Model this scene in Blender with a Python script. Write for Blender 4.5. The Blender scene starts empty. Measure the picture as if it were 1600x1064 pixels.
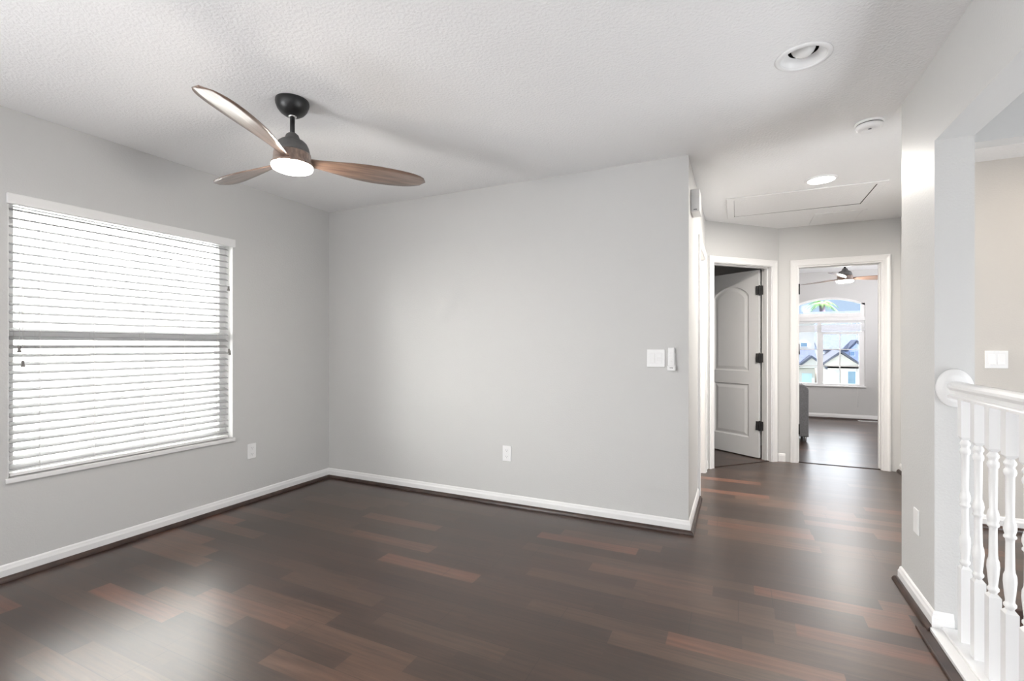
import bpy, bmesh, math, random
from mathutils import Vector, Matrix
random.seed(4)
S = bpy.context.scene
COL = S.collection
PI = math.pi
H = 2.44
XL_ = -3.414

# ------------------------------------------------------------------ camera, world, sun, big lights, exposure
cam_d = bpy.data.cameras.new('camera'); cam = bpy.data.objects.new('camera', cam_d); COL.objects.link(cam)
cam.location = (0, 0, 1.211); cam.rotation_euler = (PI/2, 0, math.radians(25.28))
cam_d.sensor_width = 36; cam_d.lens = 36*747.5/1600; cam_d.shift_y = 8/1600
cam_d.clip_start = 0.02; cam_d.clip_end = 300
S.camera = cam

vs = S.view_settings
vs.view_transform = 'Standard'; vs.look = 'None'; vs.gamma = 1; vs.use_curve_mapping = False
vs.exposure = 0.93

w = bpy.data.worlds.new('sky'); S.world = w; w.use_nodes = True
nt = w.node_tree; nt.nodes.clear()
o_ = nt.nodes.new('ShaderNodeOutputWorld'); b_ = nt.nodes.new('ShaderNodeBackground')
tc = nt.nodes.new('ShaderNodeTexCoord'); sx = nt.nodes.new('ShaderNodeSeparateXYZ'); rp = nt.nodes.new('ShaderNodeValToRGB')
nt.links.new(tc.outputs['Generated'], sx.inputs[0]); nt.links.new(sx.outputs['Z'], rp.inputs[0])
rp.color_ramp.elements[0].position = 0.09; rp.color_ramp.elements[0].color = (0.32, 0.40, 0.52, 1)      # pale blue low down
rp.color_ramp.elements[1].position = 0.75; rp.color_ramp.elements[1].color = (5.0, 5.1, 5.3, 1)         # bright thin cloud overhead
k_ = rp.color_ramp.elements.new(0.19); k_.color = (4.0, 4.1, 4.3, 1)
dt = nt.nodes.new('ShaderNodeVectorMath'); dt.operation = 'DOT_PRODUCT'; dt.inputs[1].default_value = (-0.6, 0.8, 0.0)
nt.links.new(tc.outputs['Generated'], dt.inputs[0])
mr = nt.nodes.new('ShaderNodeMapRange'); mr.interpolation_type = 'SMOOTHSTEP'
mr.inputs[1].default_value = -0.15; mr.inputs[2].default_value = 0.30
nt.links.new(dt.outputs['Value'], mr.inputs[0])
mxs = nt.nodes.new('ShaderNodeMix'); mxs.data_type = 'RGBA'; mxs.inputs[6].default_value = (0.40, 0.50, 0.66, 1)      # open blue sky away from the cloud bank
nt.links.new(mr.outputs[0], mxs.inputs[0]); nt.links.new(rp.outputs[0], mxs.inputs[7])
nt.links.new(mxs.outputs[2], b_.inputs[0]); b_.inputs[1].default_value = 1.0
nt.links.new(b_.outputs[0], o_.inputs[0])

def lamp(name, kind, loc, energy, color=(1, 1, 1), size=None, size_y=None, rot=(0, 0, 0), shape=None, radius=None, spread=None):
    d = bpy.data.lights.new(name, kind); d.energy = energy; d.color = color
    if kind == 'AREA':
        d.shape = shape or ('RECTANGLE' if size_y else 'SQUARE'); d.size = size
        if size_y: d.size_y = size_y
        if spread: d.spread = spread
    if radius is not None: d.shadow_soft_size = radius
    o = bpy.data.objects.new(name, d); COL.objects.link(o); o.location = loc; o.rotation_euler = rot
    return o
sun = lamp('sun', 'SUN', (20, 0, 20), 25.0, (1.0, 0.95, 0.88)); sun.data.angle = math.radians(0.6)
sun.rotation_euler = Vector((-0.80, 0.0, -0.62)).to_track_quat('-Z', 'Y').to_euler()
# area lamps added out of view as fill, standing in for window daylight
lamp('rear_window_fill', 'AREA', (-0.85, -3.85, 1.20), 60, (0.97, 0.98, 1.0), 3.8, 2.0, (PI/2+1.15, 0, 0))  # tipped-up area lamp standing in for unseen windows behind the camera
lamp('side_fill', 'AREA', (XL_+0.06, -1.4, 1.15), 112, (0.97, 0.98, 1.0), 1.5, 1.6, (PI/2+0.28, 0, -PI/2))  # added fill to brighten the right header, wall end and ceiling
lamp('bedroom_fill', 'AREA', (3.36, 7.6, 1.35), 52, (0.96, 0.95, 1.0), 1.7, 1.4, (0, PI/2+1.0, 0))  # added out of view to lift the bedroom walls and ceiling
lamp('stairwell_fill', 'AREA', (1.75, -1.50, -0.9), 5, (0.90, 0.95, 1.0), 1.4, 1.6, (PI/2+0.75, 0, 0))  # added low in the stairwell to throw light up at the ceilings

lamp('stair_fill', 'AREA', (2.56, 2.0, 0.75), 42, (0.93, 0.96, 1.0), 1.7, 1.5, (0, PI/2+0.12, 0))  # added fill through the opening for the left wall and hall

# ------------------------------------------------------------------ materials
def mat(name, color, rough=0.5, spec=0.5, metal=0.0, bump=None, coat=0.0, noise=None, emit=None):
    m = bpy.data.materials.new(name); m.use_nodes = True
    n = m.node_tree; bs = n.nodes['Principled BSDF']
    bs.inputs['Base Color'].default_value = (*color, 1); bs.inputs['Roughness'].default_value = rough
    bs.inputs['Specular IOR Level'].default_value = spec; bs.inputs['Metallic'].default_value = metal
    if coat: bs.inputs['Coat Weight'].default_value = coat; bs.inputs['Coat Roughness'].default_value = 0.1
    if emit:
        bs.inputs['Emission Color'].default_value = (*emit[0], 1); bs.inputs['Emission Strength'].default_value = emit[1]
    t = n.nodes.new('ShaderNodeTexCoord')
    if noise:                       # gentle colour variation of the stuff itself
        sc, amt = noise
        nz = n.nodes.new('ShaderNodeTexNoise'); nz.inputs['Scale'].default_value = sc; nz.inputs['Detail'].default_value = 4
        n.links.new(t.outputs['Object'], nz.inputs['Vector'])
        r = n.nodes.new('ShaderNodeValToRGB')
        r.color_ramp.elements[0].color = (*[c*(1-amt) for c in color], 1); r.color_ramp.elements[1].color = (*[min(1, c*(1+amt)) for c in color], 1)
        r.color_ramp.elements[0].position = 0.3; r.color_ramp.elements[1].position = 0.7
        n.links.new(nz.outputs['Fac'], r.inputs[0]); n.links.new(r.outputs[0], bs.inputs['Base Color'])
    if bump:
        sc, st, dist = bump
        nz = n.nodes.new('ShaderNodeTexNoise'); nz.inputs['Scale'].default_value = sc; nz.inputs['Detail'].default_value = 3
        n.links.new(t.outputs['Object'], nz.inputs['Vector'])
        bp = n.nodes.new('ShaderNodeBump'); bp.inputs['Strength'].default_value = st; bp.inputs['Distance'].default_value = dist
        n.links.new(nz.outputs['Fac'], bp.inputs['Height']); n.links.new(bp.outputs[0], bs.inputs['Normal'])
    return m

M = {}
M['wall'] = mat('wall_paint', (0.60, 0.597, 0.588), 0.5, 0.2, bump=(110, 0.25, 0.004))
M['beige'] = mat('wall_paint_warm_lit', (0.60, 0.57, 0.53), 0.5, 0.3, bump=(110, 0.2, 0.004))  # same grey wall paint, warm lamplight put into the colour
M['ceiling'] = mat('ceiling_paint', (0.88, 0.88, 0.88), 0.9, 0.1, bump=(75, 0.45, 0.009))
M['trim'] = mat('white_trim_paint', (0.80, 0.795, 0.79), 0.32, 0.45, noise=(3, 0.01))
M['plastic'] = mat('white_plastic', (0.84, 0.84, 0.84), 0.3, 0.5, noise=(5, 0.01))
M['shoe'] = mat('dark_shoe_moulding', (0.045, 0.026, 0.020), 0.28, 0.5, noise=(14, 0.4))
M['black'] = mat('matt_black_metal', (0.012, 0.012, 0.013), 0.38, 0.5, noise=(20, 0.2))
M['bronze'] = mat('dark_grey_metal', (0.13, 0.128, 0.125), 0.5, 0.5, metal=0.3, noise=(30, 0.15))
M['chrome'] = mat('bright_metal', (0.75, 0.75, 0.75), 0.18, 0.5, metal=1.0, noise=(30, 0.05))
M['greymetal'] = mat('brushed_grey_metal', (0.32, 0.32, 0.33), 0.35, 0.5, metal=0.8, noise=(30, 0.1))
M['dark'] = mat('dark_recess', (0.02, 0.02, 0.02), 0.7, 0.2, noise=(20, 0.2))
M['grey_mark'] = mat('grey_print', (0.22, 0.22, 0.23), 0.5, 0.3, noise=(20, 0.1))
M['lens'] = mat('lit_lens', (0.95, 0.95, 0.93), 0.4, 0.3, emit=((1.0, 0.95, 0.87), 14.0), noise=(5, 0.01))
M['lens_hall'] = mat('lit_downlight_lens', (0.95, 0.95, 0.93), 0.4, 0.3, emit=((1.0, 0.97, 0.93), 6.0), noise=(5, 0.01))
M['bulb'] = mat('unlit_frosted_bulb', (0.78, 0.78, 0.77), 0.22, 0.5, noise=(6, 0.02))
M['tassel'] = mat('grey_tassel', (0.20, 0.19, 0.18), 0.5, 0.3, noise=(30, 0.15))
M['cord'] = mat('white_cord', (0.72, 0.72, 0.70), 0.8, 0.1, noise=(80, 0.1))
M['fabric'] = mat('grey_woven_fabric', (0.24, 0.24, 0.25), 0.95, 0.1, bump=(400, 0.5, 0.003), noise=(120, 0.18))
M['stucco_white'] = mat('white_stucco', (0.86, 0.86, 0.85), 0.9, 0.1, bump=(30, 0.4, 0.02), noise=(1.5, 0.03))
M['stucco_cream'] = mat('cream_stucco', (0.62, 0.60, 0.58), 0.9, 0.1, noise=(2, 0.05))
M['stucco_blue'] = mat('blue_grey_stucco', (0.36, 0.42, 0.56), 0.9, 0.1, noise=(2, 0.06))
M['shingle'] = mat('blue_grey_shingles', (0.065, 0.076, 0.115), 0.85, 0.1, noise=(9, 0.2), bump=(20, 0.5, 0.03))
M['shingle_l'] = mat('pale_grey_shingles', (0.12, 0.13, 0.17), 0.85, 0.1, noise=(9, 0.15), bump=(20, 0.5, 0.03))
M['garage'] = mat('pale_teal_door_paint', (0.50, 0.66, 0.72), 0.5, 0.3, noise=(2, 0.05))
M['pane_dark'] = mat('reflecting_pane', (0.22, 0.33, 0.44), 0.08, 0.6, noise=(2, 0.1))
M['grass'] = mat('lawn', (0.055, 0.075, 0.04), 0.95, 0.1, noise=(6, 0.35), bump=(60, 0.6, 0.03))
M['asphalt'] = mat('asphalt', (0.16, 0.16, 0.17), 0.95, 0.1, noise=(12, 0.15))
M['frond'] = mat('palm_frond', (0.18, 0.34, 0.10), 0.6, 0.3, noise=(4, 0.35))
M['bark'] = mat('palm_bark', (0.20, 0.16, 0.22), 0.95, 0.1, noise=(9, 0.3), bump=(18, 0.6, 0.03))

def slat_mat():
    m = bpy.data.materials.new('blind_slat_vinyl_shaded'); m.use_nodes = True; n = m.node_tree
    bs = n.nodes['Principled BSDF']; bs.inputs['Base Color'].default_value = (0.37, 0.37, 0.37, 1); bs.inputs['Roughness'].default_value = 0.55  # white vinyl greyed so slats read as shaded against bright outdoors
    tr = n.nodes.new('ShaderNodeBsdfTranslucent'); tr.inputs[0].default_value = (0.88, 0.90, 0.93, 1)
    mx = n.nodes.new('ShaderNodeMixShader'); mx.inputs[0].default_value = 0.01
    n.links.new(bs.outputs[0], mx.inputs[1]); n.links.new(tr.outputs[0], mx.inputs[2])
    n.links.new(mx.outputs[0], n.nodes['Material Output'].inputs[0]); return m
M['slat'] = slat_mat()

def glass_mat():
    m = bpy.data.materials.new('clear_window_glass'); m.use_nodes = True; n = m.node_tree; n.nodes.remove(n.nodes['Principled BSDF'])
    tr = n.nodes.new('ShaderNodeBsdfTransparent'); tr.inputs[0].default_value = (0.95, 0.97, 0.98, 1)
    gl = n.nodes.new('ShaderNodeBsdfGlossy'); gl.inputs['Roughness'].default_value = 0.02
    fr = n.nodes.new('ShaderNodeFresnel'); fr.inputs[0].default_value = 1.12
    mx = n.nodes.new('ShaderNodeMixShader')
    n.links.new(fr.outputs[0], mx.inputs[0]); n.links.new(tr.outputs[0], mx.inputs[1]); n.links.new(gl.outputs[0], mx.inputs[2])
    n.links.new(mx.outputs[0], n.nodes['Material Output'].inputs[0]); return m
M['glass'] = glass_mat()

def blade_mat():
    m = bpy.data.materials.new('walnut_blade_wood'); m.use_nodes = True; n = m.node_tree; bs = n.nodes['Principled BSDF']
    t = n.nodes.new('ShaderNodeTexCoord'); mp = n.nodes.new('ShaderNodeMapping'); mp.inputs['Scale'].default_value = (3.0, 45, 20)
    nz = n.nodes.new('ShaderNodeTexNoise'); nz.inputs['Scale'].default_value = 1.6; nz.inputs['Detail'].default_value = 6
    r = n.nodes.new('ShaderNodeValToRGB'); r.color_ramp.elements[0].position = 0.3; r.color_ramp.elements[1].position = 0.72
    r.color_ramp.elements[0].color = (0.12, 0.072, 0.052, 1); r.color_ramp.elements[1].color = (0.30, 0.20, 0.15, 1)
    n.links.new(t.outputs['Object'], mp.inputs[0]); n.links.new(mp.outputs[0], nz.inputs['Vector']); n.links.new(nz.outputs['Fac'], r.inputs[0])
    n.links.new(r.outputs[0], bs.inputs['Base Color']); bs.inputs['Roughness'].default_value = 0.3; bs.inputs['Specular IOR Level'].default_value = 0.6; bs.inputs['Coat Weight'].default_value = 0.8; bs.inputs['Coat Roughness'].default_value = 0.15; bs.inputs['Coat IOR'].default_value = 1.6
    return m
M['blade'] = blade_mat()

def floor_mat():
    m = bpy.data.materials.new('dark_laminate_planks'); m.use_nodes = True; n = m.node_tree; L = n.links; bs = n.nodes['Principled BSDF']
    def mth(op, a=None, b=None, c=None):
        k = n.nodes.new('ShaderNodeMath'); k.operation = op
        for i, v in enumerate((a, b, c)):
            if v is None: continue
            if isinstance(v, (int, float)): k.inputs[i].default_value = v
            else: L.new(v, k.inputs[i])
        return k.outputs[0]
    def wn(vx, vy):
        c = n.nodes.new('ShaderNodeCombineXYZ'); L.new(vx, c.inputs[0]); L.new(vy, c.inputs[1])
        k = n.nodes.new('ShaderNodeTexWhiteNoise'); k.noise_dimensions = '2D'; L.new(c.outputs[0], k.inputs['Vector']); return k.outputs['Value']
    t = n.nodes.new('ShaderNodeTexCoord'); s = n.nodes.new('ShaderNodeSeparateXYZ'); L.new(t.outputs['Object'], s.inputs[0])
    X, Y = s.outputs[0], s.outputs[1]
    zero = n.nodes.new('ShaderNodeValue'); zero.outputs[0].default_value = 7.3
    def cells(width, length, seed):
        ry = mth('FLOOR', mth('DIVIDE', mth('ADD', Y, seed), width))
        off = mth('MULTIPLY', wn(ry, zero.outputs[0]), length)
        xs = mth('DIVIDE', mth('ADD', X, off), length)
        cx = mth('FLOOR', xs)
        return ry, cx, mth('FRACT', xs), mth('FRACT', mth('DIVIDE', mth('ADD', Y, seed), width))
    ry, cx, fx, fy = cells(0.098, 0.62, 20.03)       # printed strips
    rnd = wn(ry, cx)
    py, pxc, pfx, pfy = cells(0.196, 1.22, 20.03)     # real planks with joints
    # grain, stretched along the plank and shifted per strip
    mp = n.nodes.new('ShaderNodeCombineXYZ')
    L.new(mth('ADD', mth('MULTIPLY', X, 2.2), mth('MULTIPLY', rnd, 37.0)), mp.inputs[0])
    L.new(mth('MULTIPLY', Y, 38.0), mp.inputs[1]); L.new(mth('MULTIPLY', rnd, 9.0), mp.inputs[2])
    nz = n.nodes.new('ShaderNodeTexNoise'); nz.inputs['Scale'].default_value = 1.5; nz.inputs['Detail'].default_value = 7; nz.inputs['Roughness'].default_value = 0.65
    L.new(mp.outputs[0], nz.inputs['Vector'])
    r = n.nodes.new('ShaderNodeValToRGB'); e = r.color_ramp.elements
    e[0].position = 0.0; e[0].color = (0.034, 0.0175, 0.0115, 1)
    e[1].position = 1.0; e[1].color = (0.125, 0.052, 0.031, 1)
    for p, c in ((0.50, (0.047, 0.025, 0.0165)), (0.78, (0.064, 0.036, 0.0235)), (0.92, (0.094, 0.049, 0.031))):
        k = e.new(p); k.color = (*c, 1)
    L.new(rnd, r.inputs[0])
    g = n.nodes.new('ShaderNodeMapRange'); g.inputs[1].default_value = 0.25; g.inputs[2].default_value = 0.75; g.inputs[3].default_value = 0.5; g.inputs[4].default_value = 1.5
    L.new(nz.outputs['Fac'], g.inputs[0])
    mul = n.nodes.new('ShaderNodeVectorMath'); mul.operation = 'SCALE'; L.new(r.outputs[0], mul.inputs[0]); L.new(g.outputs[0], mul.inputs['Scale'])
    # joints
    def edge(f, wdt): return mth('MAXIMUM', mth('LESS_THAN', f, wdt), mth('GREATER_THAN', f, 1-wdt))
    j = mth('MAXIMUM', edge(pfy, 0.008), edge(pfx, 0.0013))
    dk = mth('SUBTRACT', 1.0, mth('MULTIPLY', j, 0.45))
    mul2 = n.nodes.new('ShaderNodeVectorMath'); mul2.operation = 'SCALE'; L.new(mul.outputs[0], mul2.inputs[0]); L.new(dk, mul2.inputs['Scale'])
    L.new(mul2.outputs[0], bs.inputs['Base Color'])
    L.new(mth('ADD', 0.28, mth('MULTIPLY', nz.outputs['Fac'], 0.14)), bs.inputs['Roughness'])
    bs.inputs['Coat Weight'].default_value = 0.35; bs.inputs['Coat Roughness'].default_value = 0.30; bs.inputs['Coat IOR'].default_value = 1.55
    bs.inputs['Specular IOR Level'].default_value = 0.5
    bp = n.nodes.new('ShaderNodeBump'); bp.inputs['Strength'].default_value = 0.10; bp.inputs['Distance'].default_value = 0.002
    L.new(mth('SUBTRACT', nz.outputs['Fac'], mth('MULTIPLY', j, 1.5)), bp.inputs['Height']); L.new(bp.outputs[0], bs.inputs['Normal'])
    return m
M['floor'] = floor_mat()

# ------------------------------------------------------------------ mesh helpers
def bx(bm, x0, x1, y0, y1, z0, z1, mtx=None):
    vs_ = [bm.verts.new(p) for p in ((x0,y0,z0),(x1,y0,z0),(x1,y1,z0),(x0,y1,z0),(x0,y0,z1),(x1,y0,z1),(x1,y1,z1),(x0,y1,z1))]
    if mtx is not None:
        for v in vs_: v.co = mtx @ v.co
    fs = [bm.faces.new([vs_[i] for i in f]) for f in ((3,2,1,0),(4,5,6,7),(0,1,5,4),(1,2,6,5),(2,3,7,6),(3,0,4,7))]
    return vs_, fs
def rbx(bm, x0, x1, y0, y1, z0, z1, r=0.003, seg=2, mtx=None):     # box with rounded edges
    t = bmesh.new(); bx(t, x0, x1, y0, y1, z0, z1)
    bmesh.ops.bevel(t, geom=t.edges[:], offset=r, segments=seg, profile=0.5, affect='EDGES')
    merge(bm, t, mtx)
def merge(bm, t, mtx=None):
    mp = {}
    for v in t.verts: mp[v] = bm.verts.new(mtx @ v.co if mtx is not None else v.co)
    for f in t.faces:
        try:
            nf = bm.faces.new([mp[v] for v in f.verts]); nf.smooth = f.smooth
        except ValueError: pass
    t.free()
def lathe(bm, prof, n=32, c=(0, 0, 0), sx=1, sy=1, mtx=None, caps=True):   # prof: (r, z) pairs
    rings = []
    for r, z in prof:
        ring = []
        for k in range(n):
            a = 2*PI*k/n; p = Vector((c[0]+sx*r*math.cos(a), c[1]+sy*r*math.sin(a), c[2]+z))
            ring.append(bm.verts.new(mtx @ p if mtx is not None else p))
        rings.append(ring)
    for a, b in zip(rings, rings[1:]):
        for k in range(n):
            f = bm.faces.new((a[k], a[(k+1) % n], b[(k+1) % n], b[k])); f.smooth = True
    if caps:
        for ring in (rings[0], rings[-1]):
            try: bm.faces.new(ring)
            except ValueError: pass
def tube(bm, pts, r, n=8):
    pts = [Vector(p) for p in pts]; rings = []
    for i, p in enumerate(pts):
        d = (pts[min(i+1, len(pts)-1)] - pts[max(i-1, 0)]).normalized()
        u = d.orthogonal().normalized(); v = d.cross(u)
        rr = r[i] if isinstance(r, (list, tuple)) else r
        rings.append([bm.verts.new(p + rr*(math.cos(2*PI*k/n)*u + math.sin(2*PI*k/n)*v)) for k in range(n)])
    for a, b in zip(rings, rings[1:]):
        # align start
        for k in range(n):
            f = bm.faces.new((a[k], a[(k+1) % n], b[(k+1) % n], b[k])); f.smooth = True
    bm.faces.new(rings[0]); bm.faces.new(rings[-1])
def prism(bm, poly, fn0, fn1):                                     # poly extruded between two placements
    a = [bm.verts.new(fn0(p)) for p in poly]; b = [bm.verts.new(fn1(p)) for p in poly]; n = len(poly)
    bm.faces.new(a); bm.faces.new(b[::-1])
    for k in range(n): bm.faces.new((a[k], b[k], b[(k+1) % n], a[(k+1) % n]))
def mesh(name, bm, m, parent=None, loc=(0, 0, 0), rot=(0, 0, 0), smooth=False):
    bmesh.ops.recalc_face_normals(bm, faces=bm.faces[:])
    d = bpy.data.meshes.new(name); bm.to_mesh(d); bm.free()
    if m is not None: d.materials.append(M[m] if isinstance(m, str) else m)
    if smooth:
        for p in d.polygons: p.use_smooth = True
    o = bpy.data.objects.new(name, d); COL.objects.link(o); o.location = loc; o.rotation_euler = rot
    if parent: o.parent = parent
    return o
def thing(name, label=None, cat=None, loc=(0, 0, 0), rot=(0, 0, 0), group=None, kind=None):
    o = bpy.data.objects.new(name, None); COL.objects.link(o); o.location = loc; o.rotation_euler = rot; o.empty_display_size = 0.1
    tag(o, label, cat, group, kind); return o
def tag(o, label=None, cat=None, group=None, kind=None):
    if label: o['label'] = label
    if cat: o['category'] = cat
    if group: o['group'] = group
    if kind: o['kind'] = kind
    return o
def struct(name, bm, m, parent=None, label=None, cat=None, **k):
    o = mesh(name, bm, m, parent, **k)
    if parent is None: tag(o, label, cat, None, 'structure')
    return o
def copy_tree(o, parent=None):
    c = o.copy(); COL.objects.link(c)
    if parent: c.parent = parent
    for ch in list(o.children): copy_tree(ch, c)
    return c
def B(): return bmesh.new()

# ------------------------------------------------------------------ the room shell
XL, YB, XH, XR = -3.414, 3.272, -0.287, 0.756       # window wall, back wall, hall left wall, right wall (faces)
YF, XHR, YLND, YBED = 5.735, 1.41, 4.23, 9.43
DIA = (Vector((-0.287, 5.06, 0)), Vector((0.389, 5.736, 0)))

def wall_x(name, X0, X1, y0, y1, holes=(), z0=0, z1=H, m='wall', label=None):
    """wall slab lying along Y; holes = (ya, yb, za, zb)"""
    bm = B(); ys = [y0]
    for (a, b, za, zb) in holes:
        bx(bm, X0, X1, ys[-1], a, z0, z1)
        if za > z0: bx(bm, X0, X1, a, b, z0, za)
        if zb < z1: bx(bm, X0, X1, a, b, zb, z1)
        ys.append(b)
    if y1 > ys[-1]: bx(bm, X0, X1, ys[-1], y1, z0, z1)
    return struct(name, bm, m, label=label, cat='wall')
def wall_y(name, Y0, Y1, x0, x1, holes=(), z0=0, z1=H, m='wall', label=None):
    bm = B(); xs = [x0]
    for (a, b, za, zb) in holes:
        bx(bm, xs[-1], a, Y0, Y1, z0, z1)
        if za > z0: bx(bm, a, b, Y0, Y1, z0, za)
        if zb < z1: bx(bm, a, b, Y0, Y1, zb, z1)
        xs.append(b)
    if x1 > xs[-1]: bx(bm, xs[-1], x1, Y0, Y1, z0, z1)
    return struct(name, bm, m, label=label, cat='wall')

W1 = (1.123, 2.344, 0.505, 2.0)                       # left window hole (y0,y1,z0,z1)
wall_x('wall_left', XL-0.16, XL, -4.0, YB+0.12, [W1], label='grey wall with the wide blind-covered window')
wall_y('wall_back', YB, YB+0.12, XL, XH, label='large plain grey wall straight ahead with switch and outlet')
wall_x('wall_hall_left', XH-0.12, XH, YB+0.12, 5.06, [(4.12, 4.90, 0, 2.04)], label='grey hall wall round the corner with the lit doorway')
# 45 degree wall
dmx = Matrix.Translation(DIA[1]) @ Matrix.Rotation(math.radians(225), 4, 'Z')      # local +X runs from far corner down-left, local -Y is behind?
# local x = t along wall from the far corner; local +y = ? (rot 225: y -> (0.707,-0.707) i.e. towards camera)
DT = (0.090, 0.866)
bm = B(); tl = (DIA[1]-DIA[0]).length
bx(bm, 0, DT[0], -0.12, 0, 0, H, dmx); bx(bm, DT[1], tl, -0.12, 0, 0, H, dmx); bx(bm, DT[0], DT[1], -0.12, 0, 2.04, H, dmx)
struct('wall_hall_corner', bm, 'wall', label='angled grey hall wall around the open panel door', cat='wall')
wall_y('wall_hall_back', YF, YF+0.12, 0.389, 3.4, [(0.551, 1.274, 0, 2.035)], label='grey end wall of the hall around the bedroom doorway')
wall_x('wall_hall_right', XHR, XHR+0.12, YLND+0.12, YF, label='sliver of grey hall wall right of the bedroom doorway')
wall_y('wall_landing', YLND, YLND+0.12, XHR, 2.72, m='beige', label='grey wall across the landing with a double switch, tinted warm as by lamplight')
bm = B()
bx(bm, XR, XR+0.13, 2.607, 3.06, 0, H); bx(bm, XR, XR+0.13, -1.2, 2.607, 2.082, H); bx(bm, XR, XR+0.13, -4.0, -1.2, 0, H)
struct('wall_right', bm, 'wall', label='grey wall end and header over the railing opening on the right', cat='wall')
bm = B(); bx(bm, XR+0.13, 2.6, 2.96, 3.06, 2.165, H)
struct('wall_header', bm, 'wall', label='grey dropped header across the landing behind the railing', cat='wall')
wall_y('wall_rear', -4.12, -4.0, XL-0.16, XR+0.13, label='wall behind the viewer')
wall_x('wall_stair', 2.6, 2.72, -1.72, YLND, z0=-2.7, label='wall on the far side of the stairwell')
bm = B(); bx(bm, XR+0.16, 2.6, 2.99, 3.06, -2.7, -0.26); bx(bm, XR+0.0, XR+0.12, -1.6, 3.06, -2.7, -0.26); bx(bm, XR+0.131, 2.6, -1.72, -1.6, -2.7, H)
struct('wall_lower', bm, 'wall', label='wall below the landing inside the stairwell', cat='wall')
# bathroom / closet rooms behind the hall doors
wall_y('wall_bath_far', 6.55, 6.65, -2.3, 0.44, label='far wall of the dark room behind the panel door')
wall_x('wall_bath_right', 0.36, 0.44, YF+0.125, 6.55, label='partition right of the dark room')
wall_x('wall_bath_left', -2.4, -2.3, YB+0.12, 6.65, label='outer wall of the rooms left of the hall')
bm = B(); bx(bm, -2.3, XH-0.125, 5.10, 5.20, 0, H); struct('wall_bath_divide', bm, 'wall', label='partition between the lit room and the dark room', cat='wall')
# bedroom
wall_x('wall_bedroom_left', -0.75, -0.65, 6.65, YBED, label='left wall of the bedroom')
wall_x('wall_bedroom_right', 3.4, 3.52, YF, YBED+0.14, label='right wall of the bedroom')
AX0, AX1, AZ0, ASP, AAP = 0.890, 1.857, 0.53, 1.905, 2.012
def arch(x):
    u = (x-(AX0+AX1)/2)/((AX1-AX0)/2); return ASP+(AAP-ASP)*(1-u*u)
bm = B()
bx(bm, -0.75, AX0, YBED, YBED+0.14, 0, H); bx(bm, AX1, 3.4, YBED, YBED+0.14, 0, H); bx(bm, AX0, AX1, YBED, YBED+0.14, 0, AZ0)
n = 24
for k in range(n):
    xa, xb = AX0+(AX1-AX0)*k/n, AX0+(AX1-AX0)*(k+1)/n
    prism(bm, [(xa, arch(xa)), (xb, arch(xb)), (xb, H), (xa, H)], lambda p: (p[0], YBED, p[1]), lambda p: (p[0], YBED+0.14, p[1]))
struct('wall_bedroom_back', bm, 'wall', label='grey bedroom wall with the arched window seen through the doorway', cat='wall')

# floor (the stairwell is open) and ceiling (round hole for the recessed eyeball light)
bm = B()
bx(bm, XL-0.16, XR-0.021, -4.12, 9.57, -0.26, 0); bx(bm, XR-0.021, XR+0.13, 3.06, 9.57, -0.26, 0); bx(bm, XR+0.13, 3.52, 2.99, 9.57, -0.26, 0); bx(bm, XR-0.021, XR+0.13, 2.607, 3.06, -0.26, 0)
struct('floor', bm, 'floor', label='dark brown laminate plank floor', cat='floor')
bm = B(); bx(bm, -4, 4, -2.5, 5, -2.8, -2.7); struct('floor_lower', bm, 'floor', label='lower storey floor at the foot of the stairs', cat='floor')
CAN = (0.252, 2.372); cr = 0.092; q = 0.13
bm = B()
X0, X1, Y0, Y1 = XL-0.16, 3.52, -4.12, 9.57
for (a, b, c, d) in ((X0, CAN[0]-q, Y0, Y1), (CAN[0]+q, X1, Y0, Y1), (CAN[0]-q, CAN[0]+q, Y0, CAN[1]-q), (CAN[0]-q, CAN[0]+q, CAN[1]+q, Y1)):
    bx(bm, a, b, c, d, H, H+0.2)
N = 40; sq = []; ci = []
for k in range(N):
    a = 2*PI*k/N + PI/4; c_, s_ = math.cos(a), math.sin(a); f_ = q/max(abs(c_), abs(s_))
    sq.append(bm.verts.new((CAN[0]+c_*f_, CAN[1]+s_*f_, H))); ci.append(bm.verts.new((CAN[0]+c_*cr, CAN[1]+s_*cr, H)))
for k in range(N): bm.faces.new((sq[k], ci[k], ci[(k+1) % N], sq[(k+1) % N]))
struct('ceiling', bm, 'ceiling', label='white knockdown textured ceiling', cat='ceiling')

# ------------------------------------------------------------------ baseboards and shoe mouldings (profile swept along straight runs)
BBP = [(0, 0), (0.013, 0), (0.013, 0.058), (0.009, 0.068), (0.007, 0.078), (0.003, 0.083), (0, 0.084)]
SHP = [(0, 0.0), (0.020, 0.0)] + [(0.020*math.cos(a), 0.002+0.024*math.sin(a)) for a in (0.2, 0.5, 0.8, 1.1, 1.4)] + [(0, 0.026)]
def sweep(bm, prof, a, b, nrm, off=0.0, ea=0.0, eb=0.0):
    """a->b along the wall, nrm = direction away from wall; ea/eb: mitre slope at either end (metres along per metre out)"""
    a, b, nrm = Vector((*a, 0)), Vector((*b, 0)), Vector((*nrm, 0)); d = (b-a).normalized()
    f0 = lambda p: a + nrm*(off+p[0]) + d*(ea*(off+p[0])) + Vector((0, 0, p[1]))
    f1 = lambda p: b + nrm*(off+p[0]) + d*(eb*(off+p[0])) + Vector((0, 0, p[1]))
    prism(bm, prof, f0, f1)
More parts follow.
